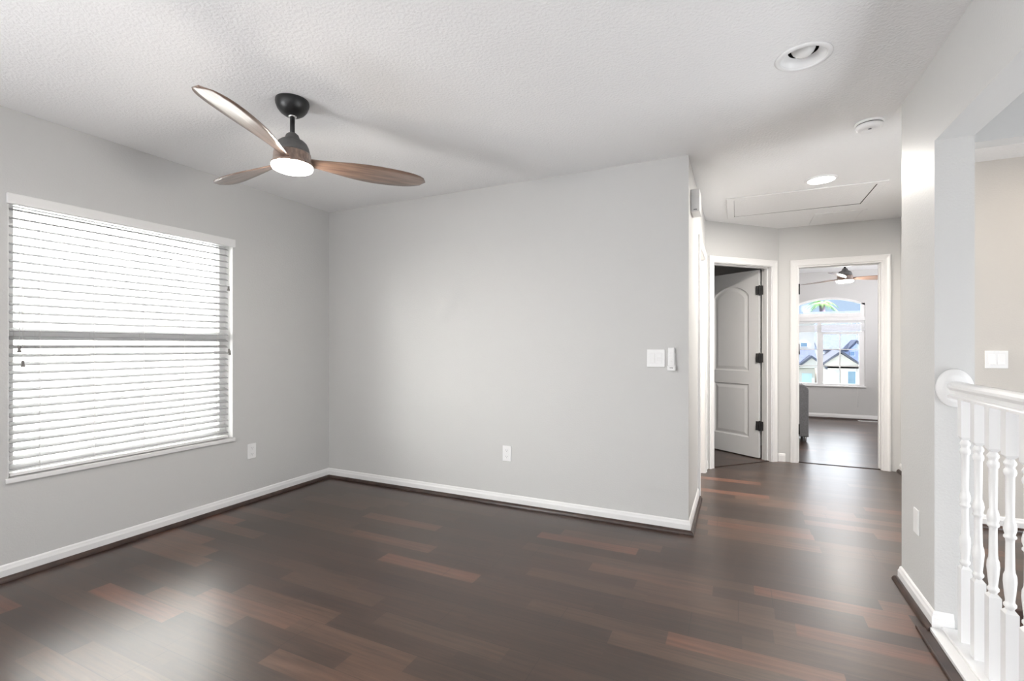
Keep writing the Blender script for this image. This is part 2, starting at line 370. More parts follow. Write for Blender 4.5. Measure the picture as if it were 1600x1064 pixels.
def base_run(side, runs, shoe=True, label=''):
    bm = B(); bs_ = B()
    for (a, b, n_, ea, eb) in runs:
        sweep(bm, BBP, a, b, n_, 0, ea, eb); sweep(bs_, SHP, a, b, n_, 0.0132, ea, eb)
    struct('baseboard_'+side, bm, 'trim', label='white baseboard '+label, cat='baseboard')
    if shoe: 
        global trim_n; trim_n += 1
        struct('trim_%d' % trim_n, bs_, 'shoe', label='dark shoe moulding '+label, cat='trim')
    else: bs_.free()
trim_n = 0
base_run('left', [((XL, -4.0), (XL, YB), (1, 0), 0, -1)], label='along the window wall')
base_run('back', [((XL, YB), (XH, YB), (0, -1), 1, 1)], label='along the plain back wall')
base_run('hall_left', [((XH, YB), (XH, 4.05), (1, 0), -1, 0)], label='round the corner into the hall')
base_run('right', [((XR, 3.06), (XR, 2.607), (-1, 0), -1, 1), ], label='on the wall end by the railing')
bm = B(); sweep(bm, BBP, (XR, 2.607), (XR+0.062, 2.607), (0, -1), 0, -1, 0); sweep(bm, BBP, (XR+0.13, 3.06), (XR, 3.06), (0, 1), 0, 0, 1)
o = struct('baseboard_opening', bm, 'trim', label='short white baseboard return under the round rosette', cat='baseboard'); o.location.z = 0.0
bm = B(); sweep(bm, BBP, (XHR, YLND), (2.6, YLND), (0, -1)); struct('baseboard_landing', bm, 'trim', label='white baseboard of the warm-tinted landing wall', cat='baseboard')
bm = B(); sweep(bm, SHP, (XHR, YLND), (2.6, YLND), (0, -1), 0.0132); trim_n += 1; struct('trim_%d' % trim_n, bm, 'shoe', label='dark shoe moulding of the landing wall', cat='trim')
base_run('hall_right', [((XHR, YF), (XHR, YLND), (-1, 0), 0, 0)], label='of the hall wall right of the bedroom door')
base_run('bedroom', [((-0.65, YBED), (3.4, YBED), (0, -1), 0, 0)], label='under the bedroom window')
dn = (0.7071, -0.7071); dd = Vector((-0.7071, -0.7071, 0))
bm = B()
def dp(t): v = DIA[1]+dd*t; return (v.x, v.y)
sweep(bm, BBP, (0.389, YF), (0.448, YF), (0, -1)); sweep(bm, BBP, dp(0.0), dp(0.02), dn)
sweep(bm, BBP, dp(0.937), dp(tl), dn); sweep(bm, BBP, (XH, 4.965), (XH, 5.06), (1, 0))
struct('baseboard_hall_corner', bm, 'trim', label='short white baseboard pieces between the hall door casings', cat='baseboard')

# ------------------------------------------------------------------ door casings and doors
CP = [(0, 0), (0.062, 0), (0.062, 0.016), (0.050, 0.020), (0.030, 0.013), (0.012, 0.011), (0.006, 0.013), (0, 0.010)]   # (outward from opening, thickness)
def casing(bm, x0, x1, ztop, mtx):
    """door casing around x0..x1, height ztop; local y = out of the wall"""
    W = 0.062
    def pt(kx, kz): return lambda p: mtx @ Vector((kx(p[0]), p[1], kz(p[0])))
    prism(bm, CP, pt(lambda w: x0-w, lambda w: 0), pt(lambda w: x0-w, lambda w: ztop+w))
    prism(bm, CP, pt(lambda w: x0-w, lambda w: ztop+w), pt(lambda w: x1+w, lambda w: ztop+w))
    prism(bm, CP, pt(lambda w: x1+w, lambda w: ztop+w), pt(lambda w: x1+w, lambda w: 0))
def jamb(bm, x0, x1, ztop, depth, mtx, t=0.016):
    """lining boards inside the opening: from the wall face (y=0) back to y=-depth"""
    bx(bm, x0-t, x0, -depth, 0.0, 0, ztop+t, mtx); bx(bm, x1, x1+t, -depth, 0.0, 0, ztop+t, mtx); bx(bm, x0, x1, -depth, 0.0, ztop, ztop+t, mtx)
    bx(bm, x0, x0+0.010, -depth+0.04, -depth+0.075, 0, ztop, mtx); bx(bm, x1-0.010, x1, -depth+0.04, -depth+0.075, 0, ztop, mtx); bx(bm, x0+0.01, x1-0.01, -depth+0.04, -depth+0.075, ztop-0.010, ztop, mtx)
def hinge(parent, loc, rotz, wl, m='black'):
    bm = B()
    rbx(bm, -wl, -0.004, -0.0015, 0.0015, -0.048, 0.048, 0.001, 1); rbx(bm, 0.004, wl, -0.0015, 0.0015, -0.048, 0.048, 0.001, 1)
    lathe(bm, [(0.004, -0.055), (0.0065, -0.052), (0.0065, 0.052), (0.004, 0.055)], 12, (0, 0.004, 0))
    return mesh('hinge', bm, m, parent, loc, (0, 0, rotz))

# door_1 : the open two panel door in the 45 degree wall
d1 = thing('door_1', 'open white arched two panel door in the angled hall wall, black hinges', 'door', kind='structure')
bm = B(); casing(bm, DT[0]+0.016-0.008, DT[1]-0.016+0.008, 2.035, dmx); mesh('casing', bm, 'trim', d1)
bm = B(); jamb(bm, DT[0]+0.016, DT[1]-0.016, 2.03, 0.12, dmx, 0.0155); mesh('jamb', bm, 'trim', d1)
hp = dmx @ Vector((DT[0]+0.016, -0.12, 0))
LEAFA = math.radians(144.4)
lm = Matrix.Translation(hp) @ Matrix.Rotation(LEAFA, 4, 'Z')
LW, LH, LT = 0.668, 2.012, 0.035
def leaf_mesh():
    """leaf local: x 0..LW from hinge, y -? visible face is local +y side, panels sunk both sides"""
    bm = B()
    def face_side(yf, sgn):
        st = 0.115
        pans = [(st, LW-st, 0.20, 0.78, False), (st, LW-st, 0.92, LH-0.15, True)]
        xs0, xs1 = st, LW-st
        V = lambda x, z, dy=0: bm.verts.new((x, yf - sgn*dy, z))
        def q4(a, b, c, d): bm.faces.new((V(*a), V(*b), V(*c), V(*d)))
        q4((0, 0), (st, 0), (st, LH), (0, LH)); q4((LW-st, 0), (LW, 0), (LW, LH), (LW-st, LH))
        q4((st, 0), (LW-st, 0), (LW-st, 0.20), (st, 0.20)); q4((st, 0.78), (LW-st, 0.78), (LW-st, 0.92), (st, 0.92))
        # top rail under an arch
        zs, za = LH-0.26, LH-0.15
        def az(x, ins=0.0):
            u = (x-LW/2)/((LW-2*st)/2-ins+1e-6); u = max(-1, min(1, u)); return zs-ins*0.6 + (za-zs-ins*0.4)*(1-u*u)**0.8
        K = 16
        def outline(ins, archd):
            if not archd:
                z0, z1 = 0.20+ins, 0.78-ins
                return [(xs0+ins, z0), (xs1-ins, z0), (xs1-ins, z1), (xs0+ins, z1)]
            z0 = 0.92+ins; out = [(xs0+ins, z0), (xs1-ins, z0)]
            for k in range(K+1):
                x = xs1-ins - (xs1-xs0-2*ins)*k/K; out.append((x, az(x, ins)))
            return out
        for k in range(K):
            xa = xs0+(xs1-xs0)*k/K; xb = xs0+(xs1-xs0)*(k+1)/K
            q4((xa, az(xa)), (xb, az(xb)), (xb, LH), (xa, LH))
        for archd in (False, True):
            rings = [[V(x, z, dpt) for x, z in outline(ins, archd)] for ins, dpt in ((0, 0), (0.010, 0.008), (0.022, 0.009), (0.052, 0.002))]
            for r0, r1 in zip(rings, rings[1:]):
                n_ = len(r0)
                for k in range(n_): bm.faces.new((r0[k], r0[(k+1) % n_], r1[(k+1) % n_], r1[k]))
            bm.faces.new(rings[-1])
    face_side(0.0, -1) if False else None
    face_side(LT/2, 1); face_side(-LT/2, -1)
    for (xa, xb, za, zb) in ((0, 0, 0, LH), (LW, LW, 0, LH)):
        bm.faces.new([bm.verts.new(p) for p in ((xa, -LT/2, za), (xa, LT/2, za), (xa, LT/2, zb), (xa, -LT/2, zb))])
    for z in (0, LH):
        bm.faces.new([bm.verts.new(p) for p in ((0, -LT/2, z), (LW, -LT/2, z), (LW, LT/2, z), (0, LT/2, z))])
    bmesh.ops.remove_doubles(bm, verts=bm.verts[:], dist=1e-5)
    return bm
leaf = mesh('door_leaf', leaf_mesh(), 'trim', d1, (lm @ Vector((0.024, 0.0, 0.010))), (0, 0, LEAFA))
for z in (0.345, 1.07, 1.79):
    h_ = hinge(leaf, (-0.012, 0.021, z), 0.35, 0.036); h_['label'] = 'black butt hinge'
bm = B()
for s_ in (1, -1):
    R_ = Matrix.Translation(Vector((LW-0.062, s_*LT/2, 0.905))) @ Matrix.Rotation(-s_*PI/2, 4, 'X')
    lathe(bm, [(0.030, 0), (0.031, 0.004), (0.026, 0.010), (0.011, 0.014), (0.010, 0.034), (0.022, 0.040), (0.027, 0.052), (0.022, 0.064), (0.004, 0.068)], 24, mtx=R_)
k_ = mesh('door_knob', bm, 'black', leaf); k_['label'] = 'black round knob'
bm = B(); bx(bm, LW-0.0005, LW+0.001, -0.011, 0.011, 0.86, 0.95); mesh('latch_plate', bm, 'greymetal', leaf)

# door_2 : bedroom doorway (door itself is folded back out of sight)
hm = Matrix.Translation(Vector((0, YF, 0))) @ Matrix.Rotation(PI, 4, 'Z')       # local x = -world x, local y = towards camera
d2 = thing('door_2', 'white cased bedroom doorway at the end of the hall, black hinge plates', 'doorway', kind='structure')
bm = B(); casing(bm, -1.274-0.001+0.016-0.012, -0.551+0.001-0.016+0.012, 2.032, hm); mesh('casing', bm, 'trim', d2)
bm = B(); jamb(bm, -1.274+0.0155, -0.551-0.0155, 2.0195, 0.12, hm, 0.0155); mesh('jamb', bm, 'trim', d2)
for z, m_ in ((0.345, 'black'), (1.175, 'greymetal'), (1.795, 'black')):  # middle hinge in grey, its reflection put into the metal colour
    bm = B(); rbx(bm, 0.5665, 0.5695, YF+0.004, YF+0.030, z-0.05, z+0.05, 0.001, 1)
    lathe(bm, [(0.004, -0.055), (0.007, -0.052), (0.007, 0.052), (0.004, 0.055)], 12, (0.5735, YF+0.008, z))
    hh = mesh('hinge', bm, m_, d2); hh['label'] = 'black hinge plate' if m_ == 'black' else 'middle hinge plate greyed as if reflecting'
# door_3 : lit doorway in the hall's left wall
lmx = Matrix.Translation(Vector((XH, 0, 0))) @ Matrix.Rotation(-PI/2, 4, 'Z')   # local x = -world y, local y = +world x
d3 = thing('door_3', 'white cased doorway in the left hall wall, warm light inside', 'doorway', kind='structure')
bm = B(); casing(bm, -4.90+0.008, -4.12-0.008, 2.032, lmx); mesh('casing', bm, 'trim', d3)
bm = B(); jamb(bm, -4.90+0.0155, -4.12-0.0155, 2.0245, 0.12, lmx, 0.0155); mesh('jamb', bm, 'trim', d3)

# thresholds and floor strip by the railing
trim_n += 1; bm = B(); rbx(bm, 0.567, 1.258, YF+0.02, YF+0.05, 0, 0.006, 0.002, 1); struct('trim_%d' % trim_n, bm, 'shoe', label='dark threshold strip in the bedroom doorway', cat='trim')
trim_n += 1; bm = B(); rbx(bm, DT[0]+0.02, DT[1]-0.02, -0.05, -0.02, 0, 0.006, 0.002, 1, dmx); struct('trim_%d' % trim_n, bm, 'shoe', label='dark threshold strip under the angled doorway', cat='trim')
trim_n += 1; bm = B(); rbx(bm, 0.692, 0.7345, -1.6, 2.606, 0, 0.007, 0.002, 1); rbx(bm, 0.689, 0.697, -1.6, 2.60, 0, 0.011, 0.003, 2)
struct('trim_%d' % trim_n, bm, 'shoe', label='dark floor edging strip beside the white railing curb', cat='trim')
trim_n += 1; bm = B(); bx(bm, 0.7351, 0.905, -1.6, 2.607, -0.30, 0.018); rbx(bm, 0.775, 0.865, -1.6, 2.592, 0.018, 0.030, 0.003, 2)
struct('trim_%d' % trim_n, bm, 'trim', label='white painted curb under the railing balusters', cat='trim')
trim_n += 1; bm = B(); rbx(bm, 0.906, 2.598, 2.955, 3.01, -0.03, 0.008, 0.006, 2); struct('trim_%d' % trim_n, bm, 'shoe', label='dark nosing along the landing edge', cat='trim')

# ------------------------------------------------------------------ stair railing
rl = thing('stair_railing', 'white turned baluster railing across the opening on the right', 'railing', (0.82, 2.607, 0))
bm = B()
HP = [(-0.030, 0.995), (0.030, 0.995), (0.030, 1.004), (0.020, 1.012), (0.022, 1.026), (0.031, 1.038), (0.031, 1.048), (0.022, 1.057), (0.008, 1.061), (-0.008, 1.061), (-0.022, 1.057), (-0.031, 1.048), (-0.031, 1.038), (-0.022, 1.026), (-0.020, 1.012), (-0.030, 1.004)]
prism(bm, HP, lambda p: (p[0], -0.022, p[1]), lambda p: (p[0], -3.807, p[1])); mesh('handrail', bm, 'trim', rl)
bm = B(); R_ = Matrix.Translation(Vector((0, 0, 1.033))) @ Matrix.Rotation(PI/2, 4, 'X')
lathe(bm, [(0.080, 0), (0.080, 0.008), (0.076, 0.013), (0.064, 0.016), (0.060, 0.021), (0.05, 0.023), (0.001, 0.023)], 40, mtx=R_, sx=0.78)
mesh('rosette', bm, 'trim', rl)
def baluster_mesh():
    bm = B(); w_ = 0.0345
    def block(z0, z1, ch0, ch1):
        h_ = w_/2; c = 0.010
        ps = [(z0, h_-c if ch0 else h_)] + ([(z0+c*1.4, h_)] if ch0 else []) + ([(z1-c*1.4, h_)] if ch1 else []) + [(z1, h_-c if ch1 else h_)]
        rings = [[bm.verts.new((a*s, b*s, z)) for a, b in ((-1,-1),(1,-1),(1,1),(-1,1))] for z, s in ps]
        for r0, r1 in zip(rings, rings[1:]):
            for k in range(4): bm.faces.new((r0[k], r0[(k+1) % 4], r1[(k+1) % 4], r1[k]))
        bm.faces.new(rings[0]); bm.faces.new(rings[-1])
    block(0.030, 0.335, False, True); block(0.832, 0.996, True, False)
    lathe(bm, [(0.010, 0.330), (0.013, 0.338), (0.0165, 0.343), (0.0165, 0.350), (0.0125, 0.355), (0.012, 0.362), (0.0145, 0.385), (0.0175, 0.425), (0.0165, 0.445), (0.0128, 0.457), (0.0120, 0.470), (0.0112, 0.555),
               (0.0118, 0.566), (0.0165, 0.571), (0.0165, 0.577), (0.0130, 0.582), (0.0168, 0.596), (0.0172, 0.606), (0.0150, 0.620), (0.0112, 0.632), (0.0118, 0.700), (0.0122, 0.775),
               (0.0155, 0.780), (0.0168, 0.788), (0.0160, 0.797), (0.0125, 0.802), (0.0120, 0.808), (0.0165, 0.815), (0.0165, 0.822), (0.0120, 0.830), (0.010, 0.836)], 20)
    return bm
bal = mesh('baluster', baluster_mesh(), 'trim', rl, (0, -0.107, 0))
for k in range(1, 31):
    c = bal.copy(); COL.objects.link(c); c.parent = rl; c.location = (0, -0.107-0.1165*k, 0)

# ------------------------------------------------------------------ window_1 and its blind
w1 = thing('window_1', 'wide single hung window in the left wall behind the blind', 'window', kind='structure')
fx0, fx1 = XL-0.145, XL-0.085
y0, y1, z0, z1 = W1
bm = B(); 
bx(bm, fx0, fx1, y0, y0+0.05, z0, z1); bx(bm, fx0, fx1, y1-0.05, y1, z0, z1); bx(bm, fx0, fx1, y0+0.05, y1-0.05, z1-0.05, z1); bx(bm, fx0, fx1, y0+0.05, y1-0.05, z0, z0+0.05)
mesh('window_frame', bm, 'trim', w1)
bm = B(); bx(bm, fx0+0.02, fx1+0.004, y0+0.05, y1-0.05, 1.252, 1.310); mesh('meeting_rail', bm, 'trim', w1)
bm = B(); bx(bm, fx0+0.028, fx0+0.032, y0+0.05, y1-0.05, z0+0.05, 1.252); bx(bm, fx0+0.028, fx0+0.032, y0+0.05, y1-0.05, 1.31, z1-0.05); mesh('glass_pane', bm, 'glass', w1)
bm = B(); rbx(bm, XL-0.085, XL+0.012, y0+0.001, y1-0.001, z0+0.0005, z0+0.018, 0.004, 2); rbx(bm, XL+0.0005, XL+0.013, y0-0.012, y1+0.012, z0-0.008, z0+0.018, 0.004, 2); mesh('window_sill', bm, 'trim', w1)
bm = B(); t_ = 0.004
bx(bm, XL-0.085, XL-0.0005, y1-t_, y1-0.0003, z0+0.02, z1-0.001); bx(bm, XL-0.085, XL-0.0005, y0+0.0003, y0+t_, z0+0.02, z1-0.001); bx(bm, XL-0.085, XL-0.0005, y0+t_, y1-t_, z1-t_, z1-0.0003)
mesh('reveal_lining', bm, 'trim', w1)

bl = thing('window_blind', 'white wide slat blind lowered over the left window, half open slats greyed as in shade', 'blind', (XL-0.036, 1.7335, 1.97))
def rel(p): return (p[0]-(XL-0.036), p[1]-1.7335, p[2]-1.97)
sy0, sy1 = y0+0.012, y1-0.028
bm = B(); rbx(bm, *[v-(XL-0.036) for v in (XL-0.004, XL+0.016)], y0-0.006-1.7335, y1+0.010-1.7335, 1.946-1.97, 2.003-1.97, 0.004, 2)
mesh('valance', bm, 'trim', bl)
bm = B(); bx(bm, -0.026, 0.026, sy0-1.7335, sy1-1.7335, 1.952-1.97, 1.992-1.97); mesh('headrail', bm, 'plastic', bl)
SLATS = 31; pitch = (1.928-0.575)/(SLATS-1); TILT = math.radians(-20)
bm = B()
for k in range(SLATS):
    zc = 0.575+pitch*k - 1.97; pts = []
    K = 5
    for i in range(K+1):
        u = -0.0255+0.051*i/K; pts.append((u, 0.0028*(1-(u/0.0255)**2)))
    top = [(u*math.cos(TILT)-v*math.sin(TILT), u*math.sin(TILT)+v*math.cos(TILT)) for u, v in pts]
    bot = [(u*math.cos(TILT)-(v-0.0026)*math.sin(TILT), u*math.sin(TILT)+(v-0.0026)*math.cos(TILT)) for u, v in reversed(pts)]
    ya, yb = sy0-1.7335, sy1-1.7335
    prism(bm, top+bot, lambda p: (p[0], ya, zc+p[1]), lambda p: (p[0], yb, zc+p[1]))
mesh('slats', bm, 'slat', bl)
bm = B(); rbx(bm, -0.025, 0.025, sy0-1.7335, sy1-1.7335, 0.528-1.97, 0.546-1.97, 0.004, 2); mesh('bottom_rail', bm, 'trim', bl)
for yy in (1.253, 1.497, 1.757, 2.003, 2.235):
    bm = B()
    for xx, dy in ((0.028, 0), (-0.028, 0), (0.0, 0.006)): tube(bm, [rel((XL-0.036+xx, yy+dy, 0.54)), rel((XL-0.036+xx, yy+dy, 1.955))], 0.0009, 6)
    mesh('ladder_cord', bm, 'cord', bl)
def tassel_mesh(p):
    bm = B(); lathe(bm, [(0.003, 0.016), (0.007, 0.014), (0.0062, 0.006), (0.007, -0.004), (0.010, -0.016), (0.0085, -0.018)], 14, p); return bm
for (yy, zt) in ((1.166, 1.192), (1.180, 1.116), (2.309, 1.172), (2.316, 1.160), (2.306, 1.635)):
    xx = XL+0.004
    bm = B(); tube(bm, [rel((xx, yy, zt+0.015)), rel((xx, yy, 1.952))], 0.0011, 6); c = mesh('pull_cord', bm, 'cord', bl)
    mesh('tassel', tassel_mesh(rel((xx, yy, zt))), 'tassel', c)

# ------------------------------------------------------------------ ceiling fans
def blade_mesh():
    bm = B(); L0, L1 = 0.075, 0.690; N_ = 28; rows = []
    for i in range(N_+1):
        s = i/N_; x = L0+(L1-L0)*s
        if s < 0.62: wd = 0.056+(0.160-0.056)*math.sin(s/0.62*PI/2)**1.5
        else:
            v = (s-0.62)/0.38; wd = 0.160*max(0.0, 1-v**3.2)**0.5
        wd = max(wd, 0.004)
        tw = math.radians(-(22-13*s)); th = 0.011*(1-0.45*s)
        cy = 0.012*math.sin(s*PI) ; row_t, row_b = [], []
        for j in range(7):
            u = -0.5+j/6; yy = u*wd; cz = (0.25-u*u)
            for lst, sg in ((row_t, 0.5), (row_b, -0.5)):
                z = sg*th*((0.35+0.65*4*cz) if sg > 0 else (0.55+0.10*4*cz))
                lst.append(bm.verts.new((x, cy + yy*math.cos(tw)-z*math.sin(tw), yy*math.sin(tw)+z*math.cos(tw) + 0.0*s)))
        rows.append(row_t+row_b[::-1])
    for a, b in zip(rows, rows[1:]):
        n_ = len(a)
        for k in range(n_):
            f = bm.faces.new((a[k], a[(k+1) % n_], b[(k+1) % n_], b[k])); f.smooth = True
    bm.faces.new(rows[0]); bm.faces.new(rows[-1])
    return bm
def make_fan(loc, ang, label, drop=0.0):
    f = thing('ceiling_fan', label, 'ceiling fan', loc)
    bm = B(); lathe(bm, [(0.078, 0), (0.079, -0.012), (0.077, -0.024), (0.070, -0.043), (0.057, -0.060), (0.040, -0.072), (0.024, -0.077), (0.001, -0.078)], 40); mesh('canopy', bm, 'black', f)
    bm = B(); lathe(bm, [(0.019, -0.074), (0.020, -0.080), (0.017, -0.084), (0.012, -0.085)], 24); c = mesh('hanger_collar', bm, 'chrome', f); c['label'] = 'bright metal collar'
    bm = B(); lathe(bm, [(0.0115, -0.07), (0.0115, -0.20-drop)], 20); mesh('downrod', bm, 'black', f)
    bm = B(); lathe(bm, [(0.013, -0.162), (0.020, -0.164), (0.029, -0.172), (0.034, -0.186), (0.040, -0.196), (0.056, -0.203), (0.068, -0.214), (0.077, -0.232), (0.082, -0.252), (0.083, -0.266), (0.070, -0.268)], 44); mesh('motor_housing', bm, 'bronze', f, (0, 0, -drop))
    bm = B(); lathe(bm, [(0.060, -0.262), (0.086, -0.264), (0.088, -0.272), (0.089, -0.300), (0.094, -0.312), (0.098, -0.318), (0.098, -0.326), (0.060, -0.328)], 44); mesh('blade_hub', bm, 'blade', f, (0, 0, -drop))
    bm = B(); lathe(bm, [(0.094, -0.322), (0.097, -0.328), (0.097, -0.336), (0.092, -0.344), (0.075, -0.351), (0.04, -0.355), (0.001, -0.356)], 44); l_ = mesh('light_lens', bm, 'lens', f, (0, 0, -drop)); l_['label'] = 'lit white lens'
    b0 = mesh('blade', blade_mesh(), 'blade', f, (0, 0, -0.297-drop), (0, 0, math.radians(ang)))
    for k in (1, 2):
        c = b0.copy(); COL.objects.link(c); c.parent = f; c.rotation_euler = (0, 0, math.radians(ang+120*k))
    return f
FAN = (-2.025, 1.703)
make_fan((*FAN, H), -66.5, 'three blade wooden ceiling fan with lit lens, nearest on the main ceiling')
fb = make_fan((1.262, 7.5, H), 10, 'distant ceiling fan with lit lens seen through the bedroom doorway', 0.055)
lamp('fan_lamp', 'AREA', (*FAN, H-0.362), 4, (1.0, 0.94, 0.86), 0.18, shape='DISK')
lamp('fan_glow', 'POINT', (*FAN, H-0.42), 4, (1.0, 0.93, 0.85), radius=0.05)
lamp('bedroom_fan_lamp', 'POINT', (1.262, 7.5, 1.97), 16, (1.0, 0.94, 0.88), radius=0.09)

# ------------------------------------------------------------------ ceiling fittings
rc = thing('recessed_light', 'unlit recessed eyeball downlight in the main ceiling near the viewer', 'downlight', (CAN[0], CAN[1], H))
bm = B(); lathe(bm, [(0.0925, 0.004), (0.107, 0.0), (0.1065, -0.003), (0.099, -0.006), (0.089, -0.0075), (0.0855, -0.004), (0.086, 0.004)], 56, caps=False); mesh('trim_ring', bm, 'plastic', rc)
bm = B(); lathe(bm, [(0.0868, 0.0), (0.083, 0.008), (0.070, 0.020), (0.057, 0.028)], 56, caps=False); mesh('baffle', bm, 'plastic', rc)
bm = B(); lathe(bm, [(0.0575, 0.029), (0.072, 0.032), (0.072, 0.14), (0.001, 0.142)], 40, caps=False); mesh('can_housing', bm, 'dark', rc)
bm = B(); R_ = Matrix.Translation(Vector((0, 0.0, 0.046))) @ Matrix.Scale(0.91, 4)
lathe(bm, [(0.02, 0.052), (0.040, 0.034), (0.050, 0.016), (0.0525, 0.0), (0.050, -0.016), (0.043, -0.030), (0.030, -0.043), (0.015, -0.050), (0.001, -0.0525)], 40, mtx=R_); mesh('bulb', bm, 'bulb', rc)
rc2 = thing('recessed_light', 'lit flush round downlight over the hall beside the hatch', 'downlight', (0.556, 4.17, H))
bm = B(); lathe(bm, [(0.104, 0), (0.104, -0.004), (0.098, -0.009), (0.088, -0.010), (0.086, -0.005)], 56, caps=False); mesh('trim_ring', bm, 'plastic', rc2)
bm = B(); lathe(bm, [(0.088, -0.004), (0.086, -0.009), (0.001, -0.010)], 56, caps=False); l_ = mesh('light_lens', bm, 'lens_hall', rc2); l_['label'] = 'glowing white lens'
lamp('hall_downlight_lamp', 'AREA', (0.556, 4.17, H-0.014), 24, (1.0, 0.95, 0.88), 0.16, rot=(0, 0, 0), shape='DISK')

sd = thing('smoke_detector', 'round white smoke detector on the ceiling near the right wall', 'smoke detector', (0.655, 3.225, H))
bm = B(); lathe(bm, [(0.068, 0), (0.068, -0.006), (0.064, -0.010), (0.062, -0.012)], 44); mesh('base', bm, 'plastic', sd)
bm = B(); lathe(bm, [(0.060, -0.012), (0.058, -0.014), (0.058, -0.017)], 44); mesh('vent_gap', bm, 'dark', sd)
bm = B(); lathe(bm, [(0.063, -0.016), (0.064, -0.024), (0.060, -0.034), (0.050, -0.040), (0.034, -0.041), (0.030, -0.037), (0.012, -0.037), (0.001, -0.037)], 44); mesh('cover', bm, 'plastic', sd)
bm = B(); lathe(bm, [(0.008, -0.036), (0.0075, -0.040), (0.001, -0.041)], 20, (0.0, -0.010, 0)); mesh('test_button', bm, 'grey_mark', sd)

ah = thing('attic_hatch', 'white framed attic access hatch in the hall ceiling', 'hatch', (0.46, 4.73, H))
hx0, hx1, hy0, hy1 = -0.03-0.46, 0.955-0.46, 4.445-4.73, 5.01-4.73
bm = B(); fw = 0.058
for (a, b, c, d) in ((hx0-fw, hx1+fw, hy0-fw, hy0), (hx0-fw, hx1+fw, hy1, hy1+fw), (hx0-fw, hx0, hy0, hy1), (hx1, hx1+fw, hy0, hy1)):
    rbx(bm, a, b, c, d, -0.009, 0.0, 0.003, 2)
mesh('hatch_frame', bm, 'ceiling', ah)
bm = B(); rbx(bm, hx0+0.003, hx1-0.006, hy0+0.002, hy1-0.003, -0.0075, -0.001, 0.002, 1); mesh('hatch_panel', bm, 'ceiling', ah)
bm = B(); bx(bm, hx1-0.006, hx1-0.0003, hy0, hy1, -0.0078, -0.0003); prism(bm, [(hx0, hy1-0.003), (hx1-0.006, hy1-0.016), (hx1-0.006, hy1-0.0003), (hx0, hy1-0.0003)], lambda p: (p[0], p[1], -0.0078), lambda p: (p[0], p[1], -0.0003)); g_ = mesh('gap_shade_strip', bm, 'dark', ah); g_['label'] = 'dark strip standing in for gap shade'  # solid dark strip, shade of the gap put into its colour
cv = thing('air_vent', 'flat white return air grille in the hall ceiling behind the hatch', 'vent', (0.85, 5.45, H))
bm = B()
for (a, b, c, d) in ((-0.20, 0.20, -0.21, -0.18), (-0.20, 0.20, 0.18, 0.21), (-0.20, -0.17, -0.18, 0.18), (0.17, 0.20, -0.18, 0.18)): rbx(bm, a, b, c, d, -0.007, 0, 0.002, 1)
mesh('vent_frame', bm, 'ceiling', cv)
bm = B()
for k in range(30):
    y = -0.178+0.356*(k+0.5)/30; bx(bm, -0.169, 0.169, y-0.0052, y+0.0052, -0.005, -0.001)
mesh('vent_slats', bm, 'ceiling', cv)

# ------------------------------------------------------------------ wall fittings
def place(o, pos, rotz): o.location = pos; o.rotation_euler = (0, 0, rotz)
# local frame for wall plates: x along the wall, y = out of the wall (towards -y world when rotz = PI)
def make_outlet(label, pos, rotz, receptacles=True, group=None):
    o = thing('wall_outlet', label, 'outlet', pos, (0, 0, rotz), group)
    bm = B(); rbx(bm, -0.036, 0.036, 0, 0.006, -0.058, 0.058, 0.003, 2); mesh('cover_plate', bm, 'plastic', o)
    if receptacles:
        for s in (1, -1):
            bm = B(); rbx(bm, -0.017, 0.017, 0.0055, 0.0085, s*0.0235-0.0165, s*0.0235+0.0165, 0.0012, 2); r = mesh('receptacle', bm, 'plastic', o)
            bm = B()
            for dx in (-0.0065, 0.0065): bx(bm, dx-0.0012, dx+0.0012, 0.0084, 0.0088, s*0.0235-0.001, s*0.0235+0.007)
            lathe(bm, [(0.0024, 0), (0.0024, 0.0005)], 10, mtx=Matrix.Translation(Vector((0, 0.0084, s*0.0235-0.0075))) @ Matrix.Rotation(-PI/2, 4, 'X'))
            mesh('slots', bm, 'grey_mark', r)
        bm = B(); lathe(bm, [(0.003, 0), (0.003, 0.001), (0.001, 0.0014)], 10, mtx=Matrix.Translation(Vector((0, 0.006, 0))) @ Matrix.Rotation(-PI/2, 4, 'X')); mesh('screw', bm, 'plastic', o)
    return o
make_outlet('white duplex outlet low on the plain back wall', (-1.586, YB-0.0003, 0.392), PI)
make_outlet('white duplex outlet low on the window wall, right of the blind', (XL+0.0003, 2.494, 0.394), -PI/2)
o = make_outlet('blank white cover plate low on the wall end by the railing', (XR-0.0003, 2.824, 0.392), PI/2, False); o.name = 'blank_wall_plate'; o['category'] = 'wall plate'

def make_switch(label, pos, rotz, dimmer):
    o = thing('light_switch', label, 'light switch', pos, (0, 0, rotz))
    bm = B(); rbx(bm, -0.058, 0.058, 0, 0.006, -0.058, 0.058, 0.003, 2); mesh('cover_plate', bm, 'plastic', o)
    xs = (0.023, -0.023)           # rotz = PI: +x shows on the left
    for i, x in enumerate(xs):
        if dimmer and i == 1:
            for (za, zb, nm) in ((0.006, 0.033, 'rocker'), (-0.010, 0.000, 'dimmer_bar'), (-0.033, -0.0145, 'rocker')):
                bm = B(); rbx(bm, x-0.0165, x+0.0165, 0.0055, 0.0095, za, zb, 0.0012, 2); mesh(nm, bm, 'plastic', o)
        else:
            bm = B(); R_ = Matrix.Translation(Vector((x, 0.0065, 0))) @ Matrix.Rotation(0.09, 4, 'X')
            rbx(bm, -0.0165, 0.0165, -0.001, 0.0035, -0.033, 0.033, 0.0012, 2, R_); mesh('rocker', bm, 'plastic', o)
    return o
